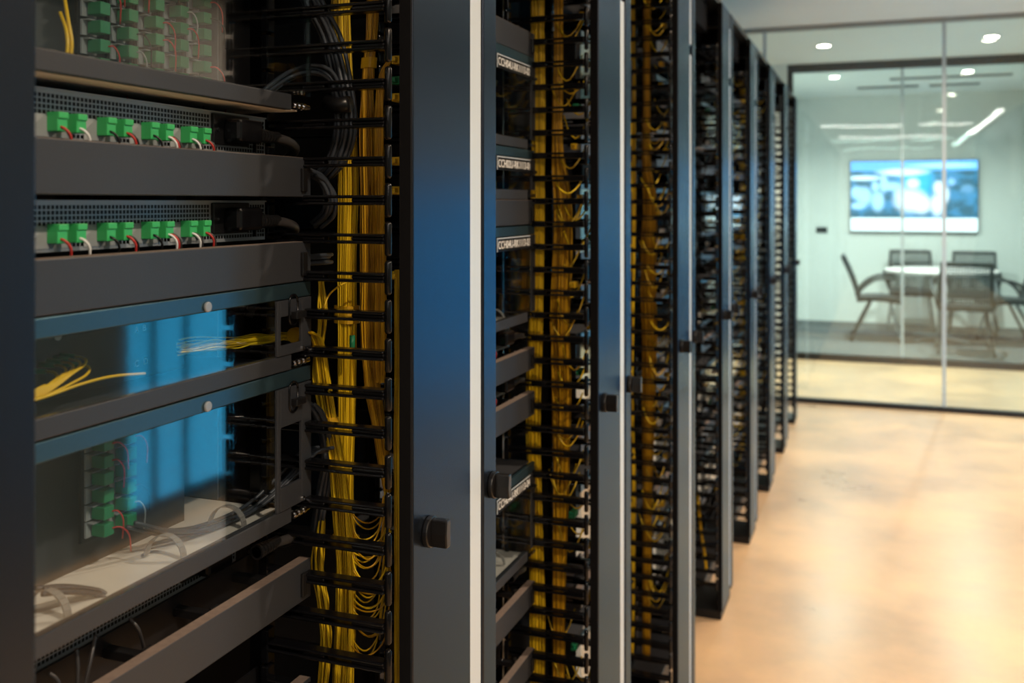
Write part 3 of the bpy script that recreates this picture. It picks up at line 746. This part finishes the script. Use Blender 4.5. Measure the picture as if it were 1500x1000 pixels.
# hanging loops in the lower right of the nearest rack
rng = random.Random(21)
for i in range(26):
    y0 = 735 + i * 7.2; sag = 26 + rng.uniform(0, 30); yy = 1.06 + rng.uniform(-.01, .03)
    x0, x1 = 508 + rng.uniform(-6, 6), 566 + rng.uniform(-8, 8)
    pts = [PY(x0, y0 - 10, yy), PY(x0 + 8, y0 + sag * .6, yy), PY((x0 + x1) / 2, y0 + sag, yy - .01), PY(x1 - 8, y0 + sag * .55, yy), PY(x1, y0 - 30, yy)]
    cord('slack_loop', pts, 0.0010, 'yellow' if i % 3 else 'amber', None, n=18, seg=6, parent=broad)
# connectors glimpsed beside the finger tips
for i, (yy, c) in enumerate(((88, 'yellow_solid'), (143, 'yellow_solid'), (236, 'yellow_solid'), (279, 'yellow_solid'), (403, 'yellow_solid'), (118, 'green_boot'))):
    p = PY(582, yy, 1.05)
    o = MB().box(-0.006, 0.006, -0.004, 0.010, -0.005, 0.005).box(-0.003, 0.003, -0.012, -0.004, -0.003, 0.003).obj('fibre_plug', c, None, p, bevel=0.001)
    tag(o, ('%s fibre plug beside the finger tips of the nearest rack, %s' % ('green' if c == 'green_boot' else 'yellow', ('topmost', 'second yellow from the top', 'third yellow from the top', 'fourth yellow from the top', 'lowest', 'between two yellow plugs')[i])), 'plug', 'fibre plugs beside the finger tips')
o = MB().tube([(0, 0, -0.010), (0, 0, 0.010)], 0.0035, 10).obj('fibre_plug', 'green_boot', None, PY(516, 503, 1.055), smooth=True); tag(o, 'green plug tucked under the amber wrap of the broad bundle', 'plug')

# grey cables of the nearest rack
def fan(name, paths, r, material, label, group, spread=(0.004, 0.004, 0.003), n=6, seed=0):
    rg = random.Random(seed)
    root = empty('cable_bundle', paths[0], label, 'cable bundle', 'grey cable bundles of the nearest rack')
    for i in range(n):
        pts = []
        for j, p in enumerate(paths):
            u = (i / max(1, n - 1) - 0.5) * 2
            pts.append(p + Vector((spread[0] * u + rg.uniform(-.001, .001), spread[1] * math.sin(i * 2.1), spread[2] * u * (1 if i % 2 else -.6))))
        cord('cable', pts, r, material, None, n=26, parent=root)
fan('grey_cable', [PY(440, -30, 1.0), PY(462, 15, 1.015), PY(482, 55, 1.03), PY(494, 100, 1.035), PY(503, 150, 1.035), PY(504, 195, 1.035), PY(492, 235, 1.04), PY(470, 262, 1.05)], 0.0027, 'grey_cable', 'grey cables dropping in an arc beside the top enclosure', 'grey cables arching beside the top enclosure', (0.012, 0.006, 0.002), 8, 1)
fan('grey_cable', [PX(375, 150, -0.655), PX(400, 128, -0.650), PX(425, 112, -0.650), PY(455, 104, 1.0), PY(480, 112, 1.02), PY(494, 135, 1.03), PY(500, 165, 1.035)], 0.0025, 'grey_cable', 'grey cables curving out through the corner of the top enclosure', 'grey cables leaving the top enclosure', (0.003, 0.004, 0.007), 4, 2)
fan('grey_cable', [PY(452, 252, 1.0), PY(470, 262, 1.02), PY(482, 285, 1.03), PY(480, 312, 1.035), PY(462, 330, 1.04)], 0.0026, 'grey_cable', 'grey cables bending round the end of the upper tray', 'grey cables at the end of the upper tray', (0.006, 0.004, 0.005), 5, 3)
fan('grey_cable', [PY(448, 384, 0.99), PY(462, 383, 1.005), PY(476, 382, 1.02), PY(484, 381, 1.04)], 0.0024, 'grey_cable', 'grey cable ends poking out beside the lower tray', 'grey cables at the end of the lower tray', (0.001, 0.003, 0.007), 4, 4)
fan('grey_cable', [PY(450, 590, 0.995), PY(465, 605, 1.01), PY(476, 640, 1.03), PY(478, 680, 1.035), PY(470, 730, 1.04), PY(462, 780, 1.05)], 0.0026, 'grey_cable', 'grey cables sagging beside the tall enclosure', 'grey cables beside the tall enclosure', (0.006, 0.004, 0.002), 5, 5)
fan('grey_cable', [PX(185, 768, -0.70), PX(240, 780, -0.69), PX(300, 775, -0.685), PX(370, 745, -0.675), PX(420, 700, -0.655), PY(452, 665, 1.0), PY(478, 658, 1.02)], 0.0022, 'grey_cable', 'grey cables running through the loops inside the tall enclosure', 'grey cables inside the tall enclosure', (0.010, 0.004, 0.003), 4, 6)
fan('grey_cable', [PX(60, 865, -0.675), PX(100, 862, -0.672), PX(140, 866, -0.668), PX(152, 872, -0.664)], 0.0024, 'grey_cable', 'short grey cables under the left loop inside the tall enclosure', 'grey cables under the left loop', (0.005, 0.003, 0.002), 3, 7)
for i, pts in enumerate(([PX(112, 950, -0.655), PX(114, 985, -0.652), PX(110, 1040, -0.65)], [PX(190, 905, -0.655), PX(203, 922, -0.648), PX(211, 950, -0.655)], [PX(140, 930, -0.655), PX(132, 970, -0.65), PX(118, 1030, -0.65)], [PX(72, 985, -0.655), PX(86, 1000, -0.65), PX(95, 1040, -0.65)])):
    cord('grey_cable', pts, 0.0016, 'power_cable', 'thin black lead dropping into the lowest open tray, %s' % ('second from the left', 'rightmost', 'third from the left', 'leftmost')[i], 'cable', 'black leads above the lowest tray')
# dark sleeve strap gathering the grey cables
MBs = MB().tube([PY(478, 150, 1.02) - PY(495, 150, 1.02), Vector((0, 0, -0.004)), PY(512, 152, 1.02) - PY(495, 150, 1.02)], 0.010, 10).obj('strap', 'black_plastic', None, PY(495, 150, 1.02), smooth=True)
tag(MBs, 'black strap gathering the grey cables beside the top enclosure', 'strap')

# the racks beyond: bundles, tangles, plugs
def rack_cables(k, kinds, seed):
    dy = PITCH * k
    rg = random.Random(seed)
    def W(x, y, z): return Vector((x, y + dy, EYE + z))
    word = 'the %s rack' % ORD[k]; root = None
    if 'yellow' in kinds:
        root = bundle('fibre_bundle', [W(-0.645, 1.07, .62), W(-0.643, 1.07, .25), W(-0.64, 1.06, -.1), W(-0.645, 1.05, -.45), W(-0.64, 1.06, -.8), W(-0.645, 1.06, -1.25)], [.016, .016, .016, .016, .016, .014], 60, 0.0013, 'yellow', 'straight yellow fibre bundle behind the fingers of %s' % word, seed=seed, npts=22, seg=4)
    if 'amber' in kinds:
        root = bundle('fibre_bundle', [W(-0.60, 1.08, .62), W(-0.602, 1.08, .30), W(-0.600, 1.07, .12), W(-0.590, 1.07, 0), W(-0.592, 1.06, -.2), W(-0.588, 1.06, -.42), W(-0.596, 1.07, -.7), W(-0.60, 1.07, -1.25)], [.012, .011, .013, .022, .023, .022, .016, .012], 70, 0.0013, 'amber', 'wide amber fibre bundle behind the fingers of %s' % word, seed=seed + 1, npts=26, seg=4)
    if root is None: root = empty('cable_tangle', W(-.57, 1.05, 0), 'tangle of %s loops among the fingers of %s' % (kinds.get('lname', 'yellow fibre'), word), 'cable bundle')
    for i in range(kinds.get('loops', 0)):
        z = rg.uniform(-1.1, 0.55); x = rg.uniform(-.605, -.572); y = rg.uniform(1.0, 1.08); s = rg.uniform(.02, .05)
        cord('slack_loop', [W(x, y, z), W(x + .012, y - .005, z - s * .7), W(x + .03, y - .01, z - s), W(x + .045, y, z - s * .4), W(x + .05, y + .02, z + .01)], 0.0017, kinds.get('lmat', 'yellow'), None, n=10, seg=5, parent=root)
    for i in range(kinds.get('plugs', 0)):
        z = 0.55 - i * (1.6 / kinds['plugs']) + rg.uniform(-.01, .01)
        link('plug', PLUG[kinds.get('pm', ['yellow_solid'])[i % len(kinds.get('pm', ['y']))]], root, W(rg.uniform(-.565, -.535), rg.uniform(1.05, 1.12), z) - root.location)
PLUG = {c: MB().box(-0.006, 0.006, -0.014, 0.014, -0.006, 0.006).box(-0.003, 0.003, -0.024, -0.014, -0.003, 0.003).mesh('fibre_plug', c, bevel=0.001) for c in ('yellow_solid', 'white_plastic', 'green_boot')}
rack_cables(1, dict(yellow=1, amber=1, loops=40, plugs=18, pm=['yellow_solid', 'green_boot', 'yellow_solid']), 101)
rack_cables(2, dict(yellow=1, amber=1, loops=50, plugs=28, pm=['yellow_solid', 'yellow_solid', 'white_plastic']), 202)
rack_cables(3, dict(loops=60, lmat='grey_cable', lname='dark grey cable', plugs=14, pm=['white_plastic', 'white_plastic', 'green_boot']), 303)
rack_cables(4, dict(yellow=1, loops=40, plugs=18, pm=['white_plastic', 'yellow_solid']), 404)
rack_cables(5, dict(yellow=1, loops=16), 505)
rack_cables(6, dict(loops=16, lmat='grey_cable', lname='dark grey cable'), 606)
cord('fibre_cord', [PY(1022, 720, 3.42), PY(1026, 770, 3.43), PY(1032, 810, 3.44), PY(1035, 838, 3.45)], 0.005, 'yellow_solid', 'bright yellow cable hanging low in the fourth rack', 'cable')

# ------------------------------------------------------------------ meeting room
def chair_proto():
    c = empty('meeting_chair', (0, 0, 0), 'x', 'chair', 'mesh backed meeting chairs')
    # faces +x; origin on the floor
    m = MB(); n = 8
    for i in range(n):
        t0, t1 = i / n, (i + 1) / n
        def prof(t): return (-0.22 + 0.44 * t, 0.455 + 0.02 * math.sin(t * 3.0) - 0.02 * t * t)
        (xa, za), (xb, zb) = prof(t0), prof(t1)
        q = len(m.v)
        for (x, z) in ((xa, za), (xb, zb)):
            for yy in (-0.235, 0.235):
                m.v += [(x, yy, z), (x, yy, z - 0.045)]
        for f in ((0, 4, 6, 2), (1, 3, 7, 5), (0, 1, 5, 4), (2, 6, 7, 3)): m.f.append(tuple(q + k for k in f)); m.sh.append(.5)
        if i == 0: m.f.append((q, q + 2, q + 3, q + 1)); m.sh.append(.5)
        if i == n - 1: m.f.append((q + 4, q + 5, q + 7, q + 6)); m.sh.append(.5)
    m.obj('seat', 'chair_frame', c)
    def back(t): return (-0.20 - 0.10 * t - 0.06 * t * t, 0.44 + 0.43 * t)
    fr = MB()
    for sy in (-1, 1):
        fr.tube([(back(t)[0], sy * (0.235 - 0.025 * t), back(t)[1]) for t in (0, .25, .5, .75, 1)], 0.018, 8)
    for t in (0.02, 1.0):
        fr.tube([(back(t)[0], yy, back(t)[1]) for yy in (-0.22, 0, 0.22)], 0.018, 8)
    fr.obj('back_frame', 'chair_frame', c)
    mm = MB()
    for i in range(17):
        yy = -0.2 + i * 0.025
        mm.tube([(back(t)[0] - 0.01, yy, back(t)[1]) for t in (0.02, .35, .7, .98)], 0.0055, 4, cap=False)
    for i in range(16):
        t = 0.04 + i * 0.06; mm.tube([(back(t)[0] - 0.01, -0.21, back(t)[1]), (back(t)[0] - 0.01, 0.21, back(t)[1])], 0.005, 4, cap=False)
    o = mm.obj('back_mesh', 'chair_mesh', c); o['kind'] = 'stuff'
    for sy in (-1, 1):
        MB().tube(spline([(-0.22, sy * 0.24, 0.48), (-0.15, sy * 0.27, 0.58), (-0.02, sy * 0.28, 0.655), (0.16, sy * 0.28, 0.665)], 10), [0.02] * 5 + [0.017] * 5, 8).obj('armrest', 'chair_frame', c, smooth=True)
        MB().tube([(0.10, sy * 0.19, 0.42), (0.20, sy * 0.24, 0.035)], 0.012, 8).obj('leg', 'steel_leg', c)
        MB().tube([(-0.08, sy * 0.19, 0.42), (-0.27, sy * 0.24, 0.035)], 0.014, 8).obj('leg', 'chair_frame', c)
        for xx in (0.20, -0.27):
            MB().cyl((xx, sy * 0.24 - 0.012, 0.029), 1, 0.024, 0.024, 14).obj('caster', 'black_plastic', c)
    return c
cp = chair_proto()
for i, (x, y, rz, lab) in enumerate(((0.02, 10.95, 0, 'grey mesh back chair on the left of the round table, in profile'), (0.36, 11.98, -math.pi / 2, 'grey mesh back chair on the far side of the round table'),
        (0.78, 10.35, math.pi / 2, 'grey mesh back chair with its back to the glass, in front of the table'), (1.20, 11.05, math.pi + 0.1, 'grey mesh back chair at the right edge of the photo, leaning right'), (0.98, 11.9, -math.pi / 2 - 0.15, 'grey mesh back chair half hidden behind the front chair'))):
    c = cp if i == 0 else copy_tree(cp)
    c.location = (x, y, 0.004); c.rotation_euler[2] = rz; c['label'] = lab
t = empty('round_table', (0.62, 11.15, 0.004), 'round pale topped meeting table on a pedestal behind the glass', 'table')
MB().cyl((0, 0, 0.71), 2, 0.55, 0.028, 48).obj('table_top', 'table_top', t, bevel=0.004)
MB().cyl((0, 0, 0.02), 2, 0.035, 0.69, 20).obj('pedestal', 'steel_leg', t)
for j in range(4):
    a = math.pi / 4 + j * math.pi / 2
    MB().tube([(0, 0, 0.045), (0.36 * math.cos(a), 0.36 * math.sin(a), 0.02)], [0.03, 0.018], 8).obj('foot', 'steel_leg', t)
# video screen
tv = empty('video_screen', (-0.307, BACK_Y - 0.06, EYE - 0.343), 'wall mounted video screen showing people in blue light above a white bar', 'screen')
MB().box(0, 1.40, 0.0, 0.055, 0, 0.845).obj('casing', 'black_plastic', tv, bevel=0.006)
MB().box(0.008, 1.392, -0.002, 0.0, 0.008, 0.837).obj('picture', 'video', tv)
sw = empty('wall_switch', (-0.70, BACK_Y - 0.014, EYE - 0.365), 'small dark switch plate on the wall left of the video screen', 'switch')
MB().box(0, 0.13, 0.0, 0.012, 0, 0.07).obj('plate', 'grey_panel', sw, bevel=0.002)
for i in range(2): MB().box(0.02 + i * 0.05, 0.06 + i * 0.05, -0.003, 0.0, 0.015, 0.055).obj('button', 'black_plastic', sw)
# slot diffusers in the meeting room ceiling
for x0, x1, y, lab in ((-0.21, 0.42, 11.5, 'dark slot air diffuser in the meeting room ceiling, left of a pair'), (0.53, 1.02, 11.5, 'dark slot air diffuser in the meeting room ceiling, right of a pair'), (0.12, 1.25, 10.78, 'long dark slot air diffuser in the meeting room ceiling near the glass')):
    d = empty('slot_diffuser', (x0, y, CEIL), lab, 'air vent', 'slot air diffusers in the meeting room')
    MB().box(0, x1 - x0, -0.05, 0.05, -0.012, 0).obj('slot', 'frame_black', d)
    for s_ in (-0.035, 0.0, 0.03): MB().box(0.01, x1 - x0 - 0.01, s_, s_ + 0.006, -0.016, -0.012).obj('blade', 'frame_grey', d)
